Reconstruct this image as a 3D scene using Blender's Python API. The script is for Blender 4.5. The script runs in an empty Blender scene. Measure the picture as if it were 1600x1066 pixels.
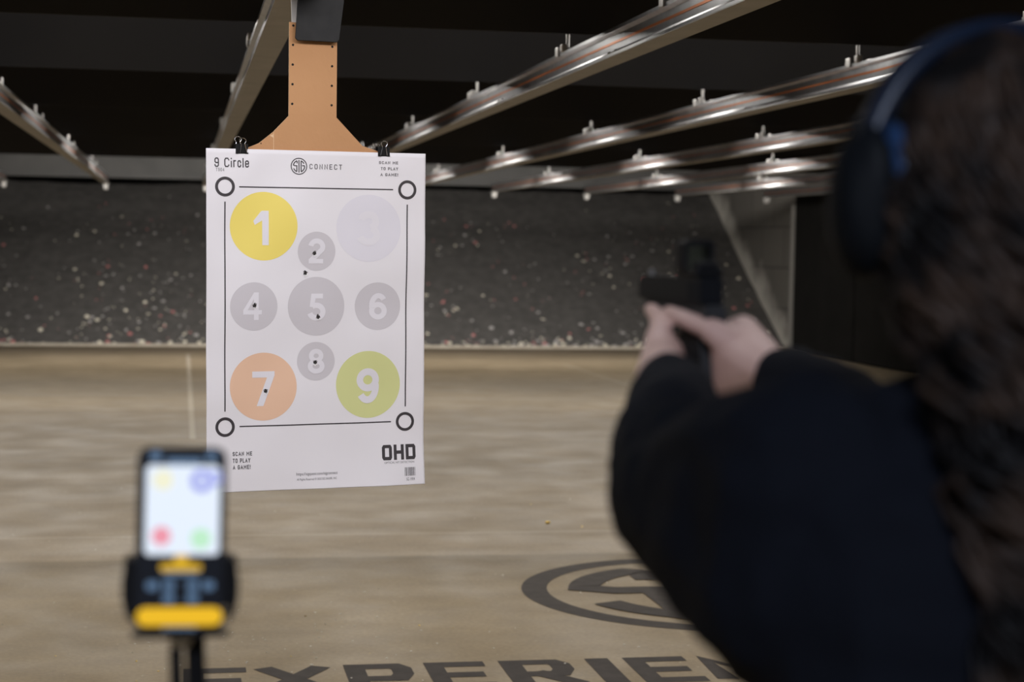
import bpy, bmesh, math, random
from mathutils import Vector, Matrix, noise
random.seed(7)
S = bpy.context.scene
COL = S.collection
V = Vector

# ------------------------------------------------------------------ camera
cam_d = bpy.data.cameras.new('camera')
cam = bpy.data.objects.new('camera', cam_d); COL.objects.link(cam)
cam_d.sensor_width = 36.0; cam_d.sensor_fit = 'HORIZONTAL'
cam_d.lens = 2820 / 1600 * 36
cam_d.clip_start = 0.05; cam_d.clip_end = 100
cam_d.dof.use_dof = True; cam_d.dof.focus_distance = 4.84; cam_d.dof.aperture_fstop = 3.8
cam.matrix_world = Matrix.Translation((0, 0, 1.5)) @ Matrix((
    (0.98357948, -0.00661612, -0.18035419, 0),
    (-0.17970369, 0.0564186, -0.98210159, 0),
    (0.01667303, 0.99838528, 0.05430324, 0),
    (0, 0, 0, 1)))
S.camera = cam

# ------------------------------------------------------------------ world, exposure
w = bpy.data.worlds.new('world'); S.world = w; w.use_nodes = True
w.node_tree.nodes['Background'].inputs[0].default_value = (0.02, 0.021, 0.024, 1)
w.node_tree.nodes['Background'].inputs[1].default_value = 0.0
S.view_settings.view_transform = 'Standard'; S.view_settings.look = 'None'
S.view_settings.gamma = 1.0; S.view_settings.exposure = 0.0; S.view_settings.use_curve_mapping = False

# ------------------------------------------------------------------ lamps: one strip lamp behind every ceiling baffle, and two added strips
BAFFLES = [2.45, 4.60, 5.85, 7.55, 9.95, 12.8, 16.45, 20.7]
def strip(y, z, power, tilt, length=12.0, width=0.15, x=.9, col=(1, .95, .88)):
    d = bpy.data.lights.new('strip_lamp', 'AREA'); d.shape = 'RECTANGLE'; d.size = length; d.size_y = width
    d.energy = power; d.color = col
    o = bpy.data.objects.new('strip_lamp', d); COL.objects.link(o)
    o.location = (x, y, z); o.rotation_euler = (math.radians(tilt), 0, 0)
    return o
strip(3.0, 3.0, 150, 36, length=9.0, x=0, col=(1, .97, .98))
for y_, p_, t_ in ((4.60, 6, 0), (5.85, 25, 0), (7.55, 44, 0), (9.95, 62, 0), (12.8, 88, 0), (16.45, 190, 0), (20.7, 190, 0)):
    strip(y_ + .55, 2.50, p_, t_ - 40)
strip(8.0, 2.62, 42, 48, length=9.0, x=.3)  # extra strip added to brighten the face of the next baffle
strip(21.5, 2.60, 400, 74, length=9.0, x=2.2)  # second strip behind the last baffle, added to light the berm
# bluish area light added above and behind the camera, to brighten the shooter
d = bpy.data.lights.new('rear_fill', 'AREA'); d.shape = 'RECTANGLE'; d.size = 1.2; d.size_y = .3; d.energy = 84.0; d.color = (.76, .83, 1)
o = bpy.data.objects.new('rear_fill', d); COL.objects.link(o); o.location = (-.3, -1.2, 3.0); o.rotation_euler = (math.radians(32), 0, 0)

# ------------------------------------------------------------------ helpers
def mat(name, col, rough=.6, metal=0.0, noise_scale=None, col2=None, bump=0, bump_scale=60, emit=None, estr=1.0, spec=.5, lo=.32, hi=.68):
    m = bpy.data.materials.new(name); m.use_nodes = True
    nt = m.node_tree; b = nt.nodes['Principled BSDF']
    b.inputs['Base Color'].default_value = (*col, 1); b.inputs['Roughness'].default_value = rough
    b.inputs['Metallic'].default_value = metal; b.inputs['Specular IOR Level'].default_value = spec
    geo = nt.nodes.new('ShaderNodeNewGeometry')
    if noise_scale:
        n = nt.nodes.new('ShaderNodeTexNoise'); n.inputs['Scale'].default_value = noise_scale; n.inputs['Detail'].default_value = 6
        nt.links.new(geo.outputs['Position'], n.inputs['Vector'])
        r = nt.nodes.new('ShaderNodeValToRGB'); r.color_ramp.elements[0].position = lo; r.color_ramp.elements[1].position = hi
        r.color_ramp.elements[0].color = (*col, 1); r.color_ramp.elements[1].color = (*(col2 or col), 1)
        nt.links.new(n.outputs['Fac'], r.inputs[0]); nt.links.new(r.outputs[0], b.inputs['Base Color'])
    if bump:
        n2 = nt.nodes.new('ShaderNodeTexNoise'); n2.inputs['Scale'].default_value = bump_scale; n2.inputs['Detail'].default_value = 4
        nt.links.new(geo.outputs['Position'], n2.inputs['Vector'])
        bp = nt.nodes.new('ShaderNodeBump'); bp.inputs['Strength'].default_value = bump; bp.inputs['Distance'].default_value = .01
        nt.links.new(n2.outputs['Fac'], bp.inputs['Height']); nt.links.new(bp.outputs[0], b.inputs['Normal'])
    if emit:
        b.inputs['Emission Color'].default_value = (*emit, 1); b.inputs['Emission Strength'].default_value = estr
    return m

def link(name, me, m=None, parent=None, mats=None):
    me.name = name
    o = bpy.data.objects.new(name, me); COL.objects.link(o)
    for mm in (mats or ([m] if m else [])): me.materials.append(mm)
    if parent: o.parent = parent
    return o
def obj(name, bm, m=None, parent=None, smooth=False, mats=None):
    bmesh.ops.recalc_face_normals(bm, faces=bm.faces)
    me = bpy.data.meshes.new(name); bm.to_mesh(me); bm.free()
    if smooth:
        for p in me.polygons: p.use_smooth = True
    return link(name, me, m, parent, mats)
def tag(o, label=None, cat=None, group=None, kind=None):
    if label: o['label'] = label
    if cat: o['category'] = cat
    if group: o['group'] = group
    if kind: o['kind'] = kind
    return o
def empty(name, loc=(0, 0, 0), rot=(0, 0, 0), label=None, cat=None, group=None):
    o = bpy.data.objects.new(name, None); COL.objects.link(o); o.location = loc; o.rotation_euler = rot
    o.empty_display_size = .05
    return tag(o, label, cat, group)
def B(): return bmesh.new()
def box(bm, lo, hi, bevel=0, seg=2, mi=0):
    lo, hi = V(lo), V(hi)
    r = bmesh.ops.create_cube(bm, size=1.0, matrix=Matrix.Translation((lo + hi) / 2) @ Matrix.Diagonal((*(hi - lo), 1)))
    vs = r['verts']
    fs = {f for v in vs for f in v.link_faces}
    for f in fs: f.material_index = mi
    if bevel:
        es = list({e for v in vs for e in v.link_edges})
        bmesh.ops.bevel(bm, geom=es, offset=bevel, segments=seg, profile=.5, affect='EDGES', material=-1)
    return bm
def cyl(bm, p0, p1, r0, r1=None, seg=16):
    p0, p1 = V(p0), V(p1); dd = p1 - p0
    mtx = Matrix.Translation((p0 + p1) / 2) @ dd.to_track_quat('Z', 'Y').to_matrix().to_4x4()
    bmesh.ops.create_cone(bm, cap_ends=True, segments=seg, radius1=r0, radius2=r0 if r1 is None else r1, depth=dd.length, matrix=mtx)
    return bm
def ball(bm, c, r, seg=12, sc=(1, 1, 1)):
    bmesh.ops.create_uvsphere(bm, u_segments=seg, v_segments=max(6, seg // 2), radius=r, matrix=Matrix.Translation(c) @ Matrix.Diagonal((*sc, 1)))
    return bm
def prism(bm, poly, axis, a, b):
    """extrude a 2-D outline between a and b along one axis"""
    def p3(p, t):
        return {'x': (t, p[0], p[1]), 'y': (p[0], t, p[1]), 'z': (p[0], p[1], t)}[axis]
    v0 = [bm.verts.new(p3(p, a)) for p in poly]; v1 = [bm.verts.new(p3(p, b)) for p in poly]
    n = len(poly)
    f = [bm.faces.new(v0), bm.faces.new(v1[::-1])]
    for i in range(n): f.append(bm.faces.new((v0[i], v0[(i + 1) % n], v1[(i + 1) % n], v1[i])))
    return bm
def tube(bm, pts, r, seg=8, cap=True):
    pts = [V(p) for p in pts]; rs = r if isinstance(r, (list, tuple)) else [r] * len(pts)
    rings = []; up = None
    for i, p in enumerate(pts):
        t = (pts[min(i + 1, len(pts) - 1)] - pts[max(i - 1, 0)]).normalized()
        if up is None:
            up = t.orthogonal().normalized()
        up = (up - t * up.dot(t))
        up = up.normalized() if up.length > 1e-6 else t.orthogonal().normalized()
        s = t.cross(up)
        rings.append([bm.verts.new(p + (up * math.cos(2 * math.pi * k / seg) + s * math.sin(2 * math.pi * k / seg)) * rs[i]) for k in range(seg)])
    for a, b in zip(rings, rings[1:]):
        for k in range(seg): bm.faces.new((a[k], a[(k + 1) % seg], b[(k + 1) % seg], b[k]))
    if cap: bm.faces.new(rings[0][::-1]); bm.faces.new(rings[-1])
    return bm
def hull(*spheres):
    """convex hull of spheres (centre, radius)"""
    bm = B()
    for c, r in spheres:
        sc = r if isinstance(r, (list, tuple)) else (r, r, r)
        bmesh.ops.create_icosphere(bm, subdivisions=2, radius=1.0, matrix=Matrix.Translation(c) @ Matrix.Diagonal((*sc, 1)))
    g = bmesh.ops.convex_hull(bm, input=bm.verts)
    bmesh.ops.delete(bm, geom=list({e for e in g['geom_interior'] + g['geom_unused'] if isinstance(e, bmesh.types.BMVert)}), context='VERTS')
    return bm
def union(name, parts, voxel, smooth_it=5):
    """one continuous skin over overlapping solids"""
    big = bpy.data.meshes.new('tmp'); bm = B()
    for p in parts:
        t = bpy.data.meshes.new('t'); p.to_mesh(t); p.free(); bm.from_mesh(t); bpy.data.meshes.remove(t)
    bmesh.ops.recalc_face_normals(bm, faces=bm.faces)
    bm.to_mesh(big); bm.free()
    o = bpy.data.objects.new('tmp', big); COL.objects.link(o)
    r = o.modifiers.new('r', 'REMESH'); r.mode = 'VOXEL'; r.voxel_size = voxel
    s = o.modifiers.new('s', 'SMOOTH'); s.iterations = smooth_it; s.factor = .5
    dg = bpy.context.evaluated_depsgraph_get(); dg.update()
    me = bpy.data.meshes.new_from_object(o.evaluated_get(dg)); me.name = name
    bpy.data.objects.remove(o); bpy.data.meshes.remove(big)
    for p in me.polygons: p.use_smooth = True
    return me

# ------------------------------------------------------------------ lettering: a squared stroke alphabet and the plain bold figures
def glyphs(c_=.2):
 return {
 'C': (.62, [[(1, .84), (1, 1 - c_), (1 - c_, 1), (c_, 1), (0, 1 - c_), (0, c_), (c_, 0), (1 - c_, 0), (1, c_), (1, .16)]]),
 'O': (.62, [[(0, c_), (0, 1 - c_), (c_, 1), (1 - c_, 1), (1, 1 - c_), (1, c_), (1 - c_, 0), (c_, 0), (0, c_)]]),
 'N': (.62, [[(0, 0), (0, 1), (1, 0), (1, 1)]]),
 'E': (.56, [[(1, 1), (0, 1), (0, 0), (1, 0)], [(0, .5), (.86, .5)]]),
 'T': (.58, [[(0, 1), (1, 1)], [(.5, 1), (.5, 0)]]),
 'S': (.6, [[(1, .86), (1, 1 - c_), (1 - c_, 1), (c_, 1), (0, 1 - c_), (0, .66), (c_, .5), (1 - c_, .5), (1, .34), (1, c_), (1 - c_, 0), (c_, 0), (0, c_), (0, .14)]]),
 'A': (.66, [[(0, 0), (.5, 1), (1, 0)], [(.2, .34), (.8, .34)]]),
 'M': (.78, [[(0, 0), (0, 1), (.5, .35), (1, 1), (1, 0)]]),
 'P': (.6, [[(0, 0), (0, 1), (1 - c_, 1), (1, 1 - c_), (1, .62), (1 - c_, .42), (0, .42)]]),
 'R': (.62, [[(0, 0), (0, 1), (1 - c_, 1), (1, 1 - c_), (1, .62), (1 - c_, .42), (0, .42)], [(.5, .42), (1, 0)]]),
 'L': (.52, [[(0, 1), (0, 0), (1, 0)]]),
 'Y': (.62, [[(0, 1), (.5, .48), (1, 1)], [(.5, .48), (.5, 0)]]),
 'G': (.62, [[(1, .86), (1, 1 - c_), (1 - c_, 1), (c_, 1), (0, 1 - c_), (0, c_), (c_, 0), (1 - c_, 0), (1, c_), (1, .46), (.62, .46)]]),
 'H': (.62, [[(0, 0), (0, 1)], [(1, 0), (1, 1)], [(0, .5), (1, .5)]]),
 'D': (.62, [[(0, 0), (0, 1), (1 - c_, 1), (1, 1 - c_), (1, c_), (1 - c_, 0), (0, 0)]]),
 'X': (.66, [[(0, 0), (1, 1)], [(0, 1), (1, 0)]]),
 'I': (.0, [[(.5, 0), (.5, 1)]]),
 '!': (.0, [[(.5, 1), (.5, .46)], [(.5, .04), (.5, 0)]]),
 'i': (.0, [[(.5, 0), (.5, .64)], [(.5, .96), (.5, 1)]]),
 'l': (.0, [[(.5, 0), (.5, 1)]]),
 'r': (.34, [[(0, 0), (0, .72)], [(0, .58), (.4, .72), (1, .72)]]),
 'c': (.46, [[(1, .5), (1, .6), (.75, .72), (.25, .72), (0, .6), (0, .12), (.25, 0), (.75, 0), (1, .12), (1, .2)]]),
 'e': (.48, [[(0, .36), (1, .36), (1, .6), (.75, .72), (.25, .72), (0, .6), (0, .12), (.25, 0), (.75, 0), (1, .12)]]),
 '9': (.54, [[(0, .2), (0, .14), (.25, 0), (.75, 0), (1, .14), (1, .86), (.75, 1), (.25, 1), (0, .86), (0, .58), (.25, .46), (1, .46)]]),
 '4': (.58, [[(.78, 0), (.78, 1), (0, .28), (1, .28)]]),
 '0': (.54, [[(0, .14), (0, .86), (.25, 1), (.75, 1), (1, .86), (1, .14), (.75, 0), (.25, 0), (0, .14)]]),
 ' ': (.3, []),
}
STEP = 8e-6
def poly(bm, pts):
    zz = STEP * len(bm.faces)
    bm.faces.new([bm.verts.new((px, py, zz)) for px, py in pts]); return bm
def ribbon(bm, pts, t, z=0):
    pts = [V((p[0], p[1])) for p in pts]; n = len(pts)
    closed = (pts[0] - pts[-1]).length < 1e-6
    L, R = [], []
    for i, p in enumerate(pts):
        a = pts[i] - pts[i - 1] if i else (pts[0] - pts[-2] if closed else pts[1] - pts[0])
        b = pts[i + 1] - pts[i] if i < n - 1 else (pts[1] - pts[0] if closed else a)
        a, b = a.normalized(), b.normalized()
        na, nb = V((-a.y, a.x)), V((-b.y, b.x)); mm = na + nb
        mm = mm.normalized() if mm.length > .1 else na
        k = min(1 / max(mm.dot(na), .3), 1.9) * t / 2
        L.append(p + mm * k); R.append(p - mm * k)
    for i in range(n - 1):                                     # every stroke lies a hair above the one before
        zz = STEP * len(bm.faces)
        bm.faces.new([bm.verts.new((q.x, q.y, zz)) for q in (L[i], R[i], R[i + 1], L[i + 1])])
def stroke_word(word, t=.16, gap=.22, widths=None, cham=.2):
    """flat bmesh in XY, cap height 1"""
    bm = B(); x = 0; GL = glyphs(cham)
    for i, ch in enumerate(word):
        wd, lines = GL[ch]; wd = (widths or {}).get(ch, wd); ww = max(wd, t)
        for ln in lines:
            pts = [V((x + t / 2 + px * (ww - t), t / 2 + py * (1 - t))) for px, py in ln]
            if (pts[0] - pts[-1]).length > 1e-6:             # square ends
                a, b = pts[0] - pts[1], pts[-1] - pts[-2]
                if a.length > 1e-6: pts[0] = pts[0] + a.normalized() * t / 2
                if b.length > 1e-6: pts[-1] = pts[-1] + b.normalized() * t / 2
            ribbon(bm, pts, t)
        x += ww + gap
    return bm
def ell(cx, cy, rx, ry, a0, a1, n=18):
    return [(cx + rx * math.cos(math.radians(a0 + (a1 - a0) * i / n)), cy + ry * math.sin(math.radians(a0 + (a1 - a0) * i / n))) for i in range(n + 1)]
def digit(ch):
    bm = B(); t = .2
    if ch == '1': poly(bm, [(1, 1), (.6, 1), (.5, .985), (.575, .69), (.575, 0), (1, 0)]); poly(bm, [(.5, .985), (0, .70), (.09, .585), (.575, .72)])
    elif ch == '7': poly(bm, [(0, 1), (0, .82), (.66, .82), (1, .88), (1, 1)]); poly(bm, [(.66, .82), (.2, 0), (.5, 0), (1, .88)])
    elif ch == '4':
        poly(bm, [(.57, 1), (.57, 0), (.83, 0), (.83, 1)]); poly(bm, [(0, .36), (0, .2), (1, .2), (1, .36)]); poly(bm, [(0, .36), (.24, .36), (.58, .78), (.58, 1)])
    elif ch == '2': ribbon(bm, ell(.34, .67, .24, .23, 172, -28) + [(.12, .12)], t); ribbon(bm, [(.02, .09), (.60, .09)], .18)
    elif ch == '3': ribbon(bm, ell(.33, .70, .22, .20, 165, -70), t); ribbon(bm, ell(.33, .31, .25, .21, 70, -165), t)
    elif ch == '5': ribbon(bm, [(.58, .91), (.22, .91), (.165, .50)], .18); ribbon(bm, ell(.33, .33, .25, .235, 128, -165), t)
    elif ch == '8': ribbon(bm, ell(.34, .72, .20, .185, 0, 360, 32), t * .95); ribbon(bm, ell(.34, .30, .245, .205, 0, 360, 32), t)
    else:
        ribbon(bm, ell(.34, .33, .24, .235, 0, 360, 32), t); ribbon(bm, ell(.355, .52, .255, .385, 38, 190), t)
        if ch == '9':
            for v in bm.verts: v.co.x = .68 - v.co.x; v.co.y = 1 - v.co.y
    return bm
def font_word(text, bold=0.0, size=1.0):
    cu = bpy.data.curves.new('t', 'FONT'); cu.body = text; cu.size = size; cu.offset = bold; cu.resolution_u = 6
    o = bpy.data.objects.new('t', cu); COL.objects.link(o)
    dg = bpy.context.evaluated_depsgraph_get(); dg.update()
    me = bpy.data.meshes.new_from_object(o.evaluated_get(dg)); bm = B(); bm.from_mesh(me)
    bpy.data.objects.remove(o); bpy.data.meshes.remove(me); bpy.data.curves.remove(cu)
    return bm
def fit(bm, x0, x1, y0, y1):
    xs = [v.co.x for v in bm.verts]; ys = [v.co.y for v in bm.verts]
    ax, bx, ay, by = min(xs), max(xs), min(ys), max(ys)
    for v in bm.verts:
        v.co.x = x0 + (v.co.x - ax) / (bx - ax) * (x1 - x0); v.co.y = y0 + (v.co.y - ay) / (by - ay) * (y1 - y0)
    return bm
def disc(bm, x, y, r, r_in=0, seg=64):
    o_ = [bm.verts.new((x + r * math.cos(2 * math.pi * k / seg), y + r * math.sin(2 * math.pi * k / seg), 0)) for k in range(seg)]
    if r_in:
        i_ = [bm.verts.new((x + r_in * math.cos(2 * math.pi * k / seg), y + r_in * math.sin(2 * math.pi * k / seg), 0)) for k in range(seg)]
        for k in range(seg): bm.faces.new((o_[k], o_[(k + 1) % seg], i_[(k + 1) % seg], i_[k]))
    else: bm.faces.new(o_)
    return bm
def arc(a0, a1, r=1, n=10):
    return [(r * math.cos(math.radians(a0 + (a1 - a0) * i / n)), r * math.sin(math.radians(a0 + (a1 - a0) * i / n))) for i in range(n + 1)]
def emblem(thick=.16, ring=(1.0, .87)):
    """round emblem with the three interlocked letters, unit radius"""
    bm = B(); disc(bm, 0, 0, ring[0], ring[1], 72); t = thick; R = .72 - t / 2 + .03
    xl = -.2 - t / 2
    top = math.degrees(math.acos(xl / R)); 
    ribbon(bm, [(xl + t * .3, .34), (xl + t * .3, .56)] + arc(top + 2, 168, R) + [(-.5, .06), (xl, .06)] + [ (xl, -math.sqrt(R * R - xl * xl) + .06)] + arc(-top - 4, -158, R), t)
    ribbon(bm, [(0, .74), (0, -.74)], t)
    xr = -xl
    ribbon(bm, arc(28, 66, R)[:] + [(xr, math.sqrt(R * R - xr * xr) - .02), (xr, -math.sqrt(R * R - xr * xr) + .02)] + arc(-66, -4, R) + [(.64, .08), (.38, .08)], t)
    return bm

# ------------------------------------------------------------------ materials
def floor_material():
    m = mat('dusty_concrete', (.30, .232, .152), .42, spec=.3); nt = m.node_tree; N = nt.nodes; Lk = nt.links; b = N['Principled BSDF']
    geo = next(n for n in N if n.type == 'NEW_GEOMETRY')
    def nz(scale, det, stretch=(1, 1, 1)):
        mp = N.new('ShaderNodeMapping'); mp.inputs['Scale'].default_value = stretch; Lk.new(geo.outputs['Position'], mp.inputs[0])
        n = N.new('ShaderNodeTexNoise'); n.inputs['Scale'].default_value = scale; n.inputs['Detail'].default_value = det; Lk.new(mp.outputs[0], n.inputs['Vector']); return n.outputs['Fac']
    def ramp(f, a, ca, b_, cb):
        r = N.new('ShaderNodeValToRGB'); e = r.color_ramp.elements; e[0].position = a; e[0].color = (*ca, 1); e[1].position = b_; e[1].color = (*cb, 1); Lk.new(f, r.inputs[0]); return r.outputs[0]
    def mix(kind, fac, a, c):
        x = N.new('ShaderNodeMix'); x.data_type = 'RGBA'; x.blend_type = kind
        if isinstance(fac, float): x.inputs[0].default_value = fac
        else: Lk.new(fac, x.inputs[0])
        Lk.new(a, x.inputs[6]); 
        if isinstance(c, tuple): x.inputs[7].default_value = (*c, 1)
        else: Lk.new(c, x.inputs[7])
        return x.outputs[2]
    base = ramp(nz(.9, 8, (1, .9, 1)), .3, (.262, .202, .124), .7, (.332, .259, .165))
    base = mix('MULTIPLY', .5, base, ramp(nz(5, 10, (.8, 1, 1)), .35, (.78, .77, .76), .62, (1.08, 1.08, 1.08)))
    base = mix('MULTIPLY', .5, base, ramp(nz(55, 3), .4, (.85, .85, .85), .6, (1.1, 1.1, 1.1)))
    base = mix('MIX', ramp(nz(38, 2), .735, (0, 0, 0), .76, (1, 1, 1)), base, (.5, .44, .34))
    sep = N.new('ShaderNodeSeparateXYZ'); Lk.new(geo.outputs['Position'], sep.inputs[0])
    def line(out, at, wd, lo=None, hi=None):
        c = N.new('ShaderNodeMath'); c.operation = 'COMPARE'; c.inputs[1].default_value = at; c.inputs[2].default_value = wd; Lk.new(out, c.inputs[0]); f = c.outputs[0]
        if lo is not None:
            c2 = N.new('ShaderNodeMath'); c2.operation = 'COMPARE'; c2.inputs[1].default_value = (lo + hi) / 2; c2.inputs[2].default_value = (hi - lo) / 2; Lk.new(sep.outputs[1], c2.inputs[0])
            mm = N.new('ShaderNodeMath'); mm.operation = 'MULTIPLY'; Lk.new(f, mm.inputs[0]); Lk.new(c2.outputs[0], mm.inputs[1]); f = mm.outputs[0]
        return f
    def scaled(f, k):
        mm = N.new('ShaderNodeMath'); mm.operation = 'MULTIPLY'; mm.inputs[1].default_value = k; Lk.new(f, mm.inputs[0]); return mm.outputs[0]
    base = mix('MIX', scaled(line(sep.outputs[1], 9.15, .014), .45), base, (.46, .39, .29))
    base = mix('MIX', scaled(line(sep.outputs[0], .09, .022, 13.6, 23.6), .7), base, (.5, .43, .33))
    base = mix('MIX', scaled(line(sep.outputs[0], -1.9, .02, 9.2, 17), .25), base, (.5, .43, .33))
    base = mix('MIX', scaled(line(sep.outputs[0], 4.7, .02, 16, 22), .4), base, (.5, .43, .33))
    # the slab was poured in bays of slightly different concrete, a dark band along the edge of one; colour darkened near the bank to offset the far lamp
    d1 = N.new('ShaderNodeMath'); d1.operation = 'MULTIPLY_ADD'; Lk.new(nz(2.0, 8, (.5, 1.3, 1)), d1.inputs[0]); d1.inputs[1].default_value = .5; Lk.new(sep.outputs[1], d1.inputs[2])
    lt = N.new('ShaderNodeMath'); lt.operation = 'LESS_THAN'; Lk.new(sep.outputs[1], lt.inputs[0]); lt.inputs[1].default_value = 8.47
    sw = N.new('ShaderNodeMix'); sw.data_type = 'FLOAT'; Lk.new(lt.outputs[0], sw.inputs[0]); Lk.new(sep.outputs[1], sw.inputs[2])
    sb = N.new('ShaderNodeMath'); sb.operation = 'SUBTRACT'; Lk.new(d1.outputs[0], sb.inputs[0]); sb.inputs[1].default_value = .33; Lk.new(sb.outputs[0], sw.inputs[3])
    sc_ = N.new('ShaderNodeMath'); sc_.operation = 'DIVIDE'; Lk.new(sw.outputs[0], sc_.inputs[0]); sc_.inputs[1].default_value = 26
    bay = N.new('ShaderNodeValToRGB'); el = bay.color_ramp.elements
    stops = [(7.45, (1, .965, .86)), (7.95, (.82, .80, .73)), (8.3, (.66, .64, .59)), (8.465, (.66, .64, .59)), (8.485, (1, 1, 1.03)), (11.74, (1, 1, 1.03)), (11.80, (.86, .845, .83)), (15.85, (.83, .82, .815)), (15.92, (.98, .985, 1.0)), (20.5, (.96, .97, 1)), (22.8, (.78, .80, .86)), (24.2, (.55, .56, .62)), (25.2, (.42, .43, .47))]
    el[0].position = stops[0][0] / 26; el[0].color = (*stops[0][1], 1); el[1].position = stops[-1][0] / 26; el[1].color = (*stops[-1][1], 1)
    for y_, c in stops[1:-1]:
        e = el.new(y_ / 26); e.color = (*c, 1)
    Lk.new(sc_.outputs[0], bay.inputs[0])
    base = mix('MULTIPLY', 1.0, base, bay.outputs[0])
    Lk.new(base, b.inputs['Base Color'])
    rr = ramp(nz(2.2, 6), .35, (.50, .50, .50), .65, (.68, .68, .68)); Lk.new(rr, b.inputs['Roughness'])
    bp = N.new('ShaderNodeBump'); bp.inputs['Strength'].default_value = .12; bp.inputs['Distance'].default_value = .01
    Lk.new(nz(30, 6), bp.inputs['Height']); Lk.new(bp.outputs[0], b.inputs['Normal'])
    return m
def block_material():
    m = mat('painted_block', (.06, .057, .052), .8); nt = m.node_tree; N = nt.nodes; Lk = nt.links; b = N['Principled BSDF']
    geo = next(n for n in N if n.type == 'NEW_GEOMETRY')
    sep = N.new('ShaderNodeSeparateXYZ'); Lk.new(geo.outputs['Position'], sep.inputs[0])
    cmb = N.new('ShaderNodeCombineXYZ'); Lk.new(sep.outputs[1], cmb.inputs[0]); Lk.new(sep.outputs[2], cmb.inputs[1])
    br = N.new('ShaderNodeTexBrick'); Lk.new(cmb.outputs[0], br.inputs['Vector'])
    br.inputs['Scale'].default_value = 1.0; br.inputs['Brick Width'].default_value = 1.0; br.inputs['Row Height'].default_value = .6; br.inputs['Mortar Size'].default_value = .012
    br.inputs['Color1'].default_value = (.105, .098, .088, 1); br.inputs['Color2'].default_value = (.125, .117, .105, 1); br.inputs['Mortar'].default_value = (.05, .047, .043, 1)
    # pale rubber dust thrown on the wall along the foot-to-crest line of the berm
    def math_(op, a, bb):
        n = N.new('ShaderNodeMath'); n.operation = op
        for i, q in enumerate((a, bb)):
            if isinstance(q, (int, float)): n.inputs[i].default_value = q
            else: Lk.new(q, n.inputs[i])
        return n.outputs[0]
    line = math_('MULTIPLY', math_('SUBTRACT', sep.outputs[1], 25.3), .576)
    h = math_('SUBTRACT', sep.outputs[2], line)
    n = N.new('ShaderNodeTexNoise'); n.inputs['Scale'].default_value = 2.6; n.inputs['Detail'].default_value = 7; Lk.new(geo.outputs['Position'], n.inputs['Vector'])
    hh = math_('ADD', h, math_('MULTIPLY', math_('SUBTRACT', n.outputs['Fac'], .5), .9))
    r = N.new('ShaderNodeValToRGB'); e = r.color_ramp.elements; e[0].position = .05; e[0].color = (1, 1, 1, 1); e[1].position = .52; e[1].color = (0, 0, 0, 1); Lk.new(hh, r.inputs[0])
    x = N.new('ShaderNodeMix'); x.data_type = 'RGBA'; Lk.new(r.outputs[0], x.inputs[0]); Lk.new(br.outputs['Color'], x.inputs[6]); x.inputs[7].default_value = (.46, .44, .40, 1)
    Lk.new(x.outputs[2], b.inputs['Base Color'])
    return m
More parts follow.
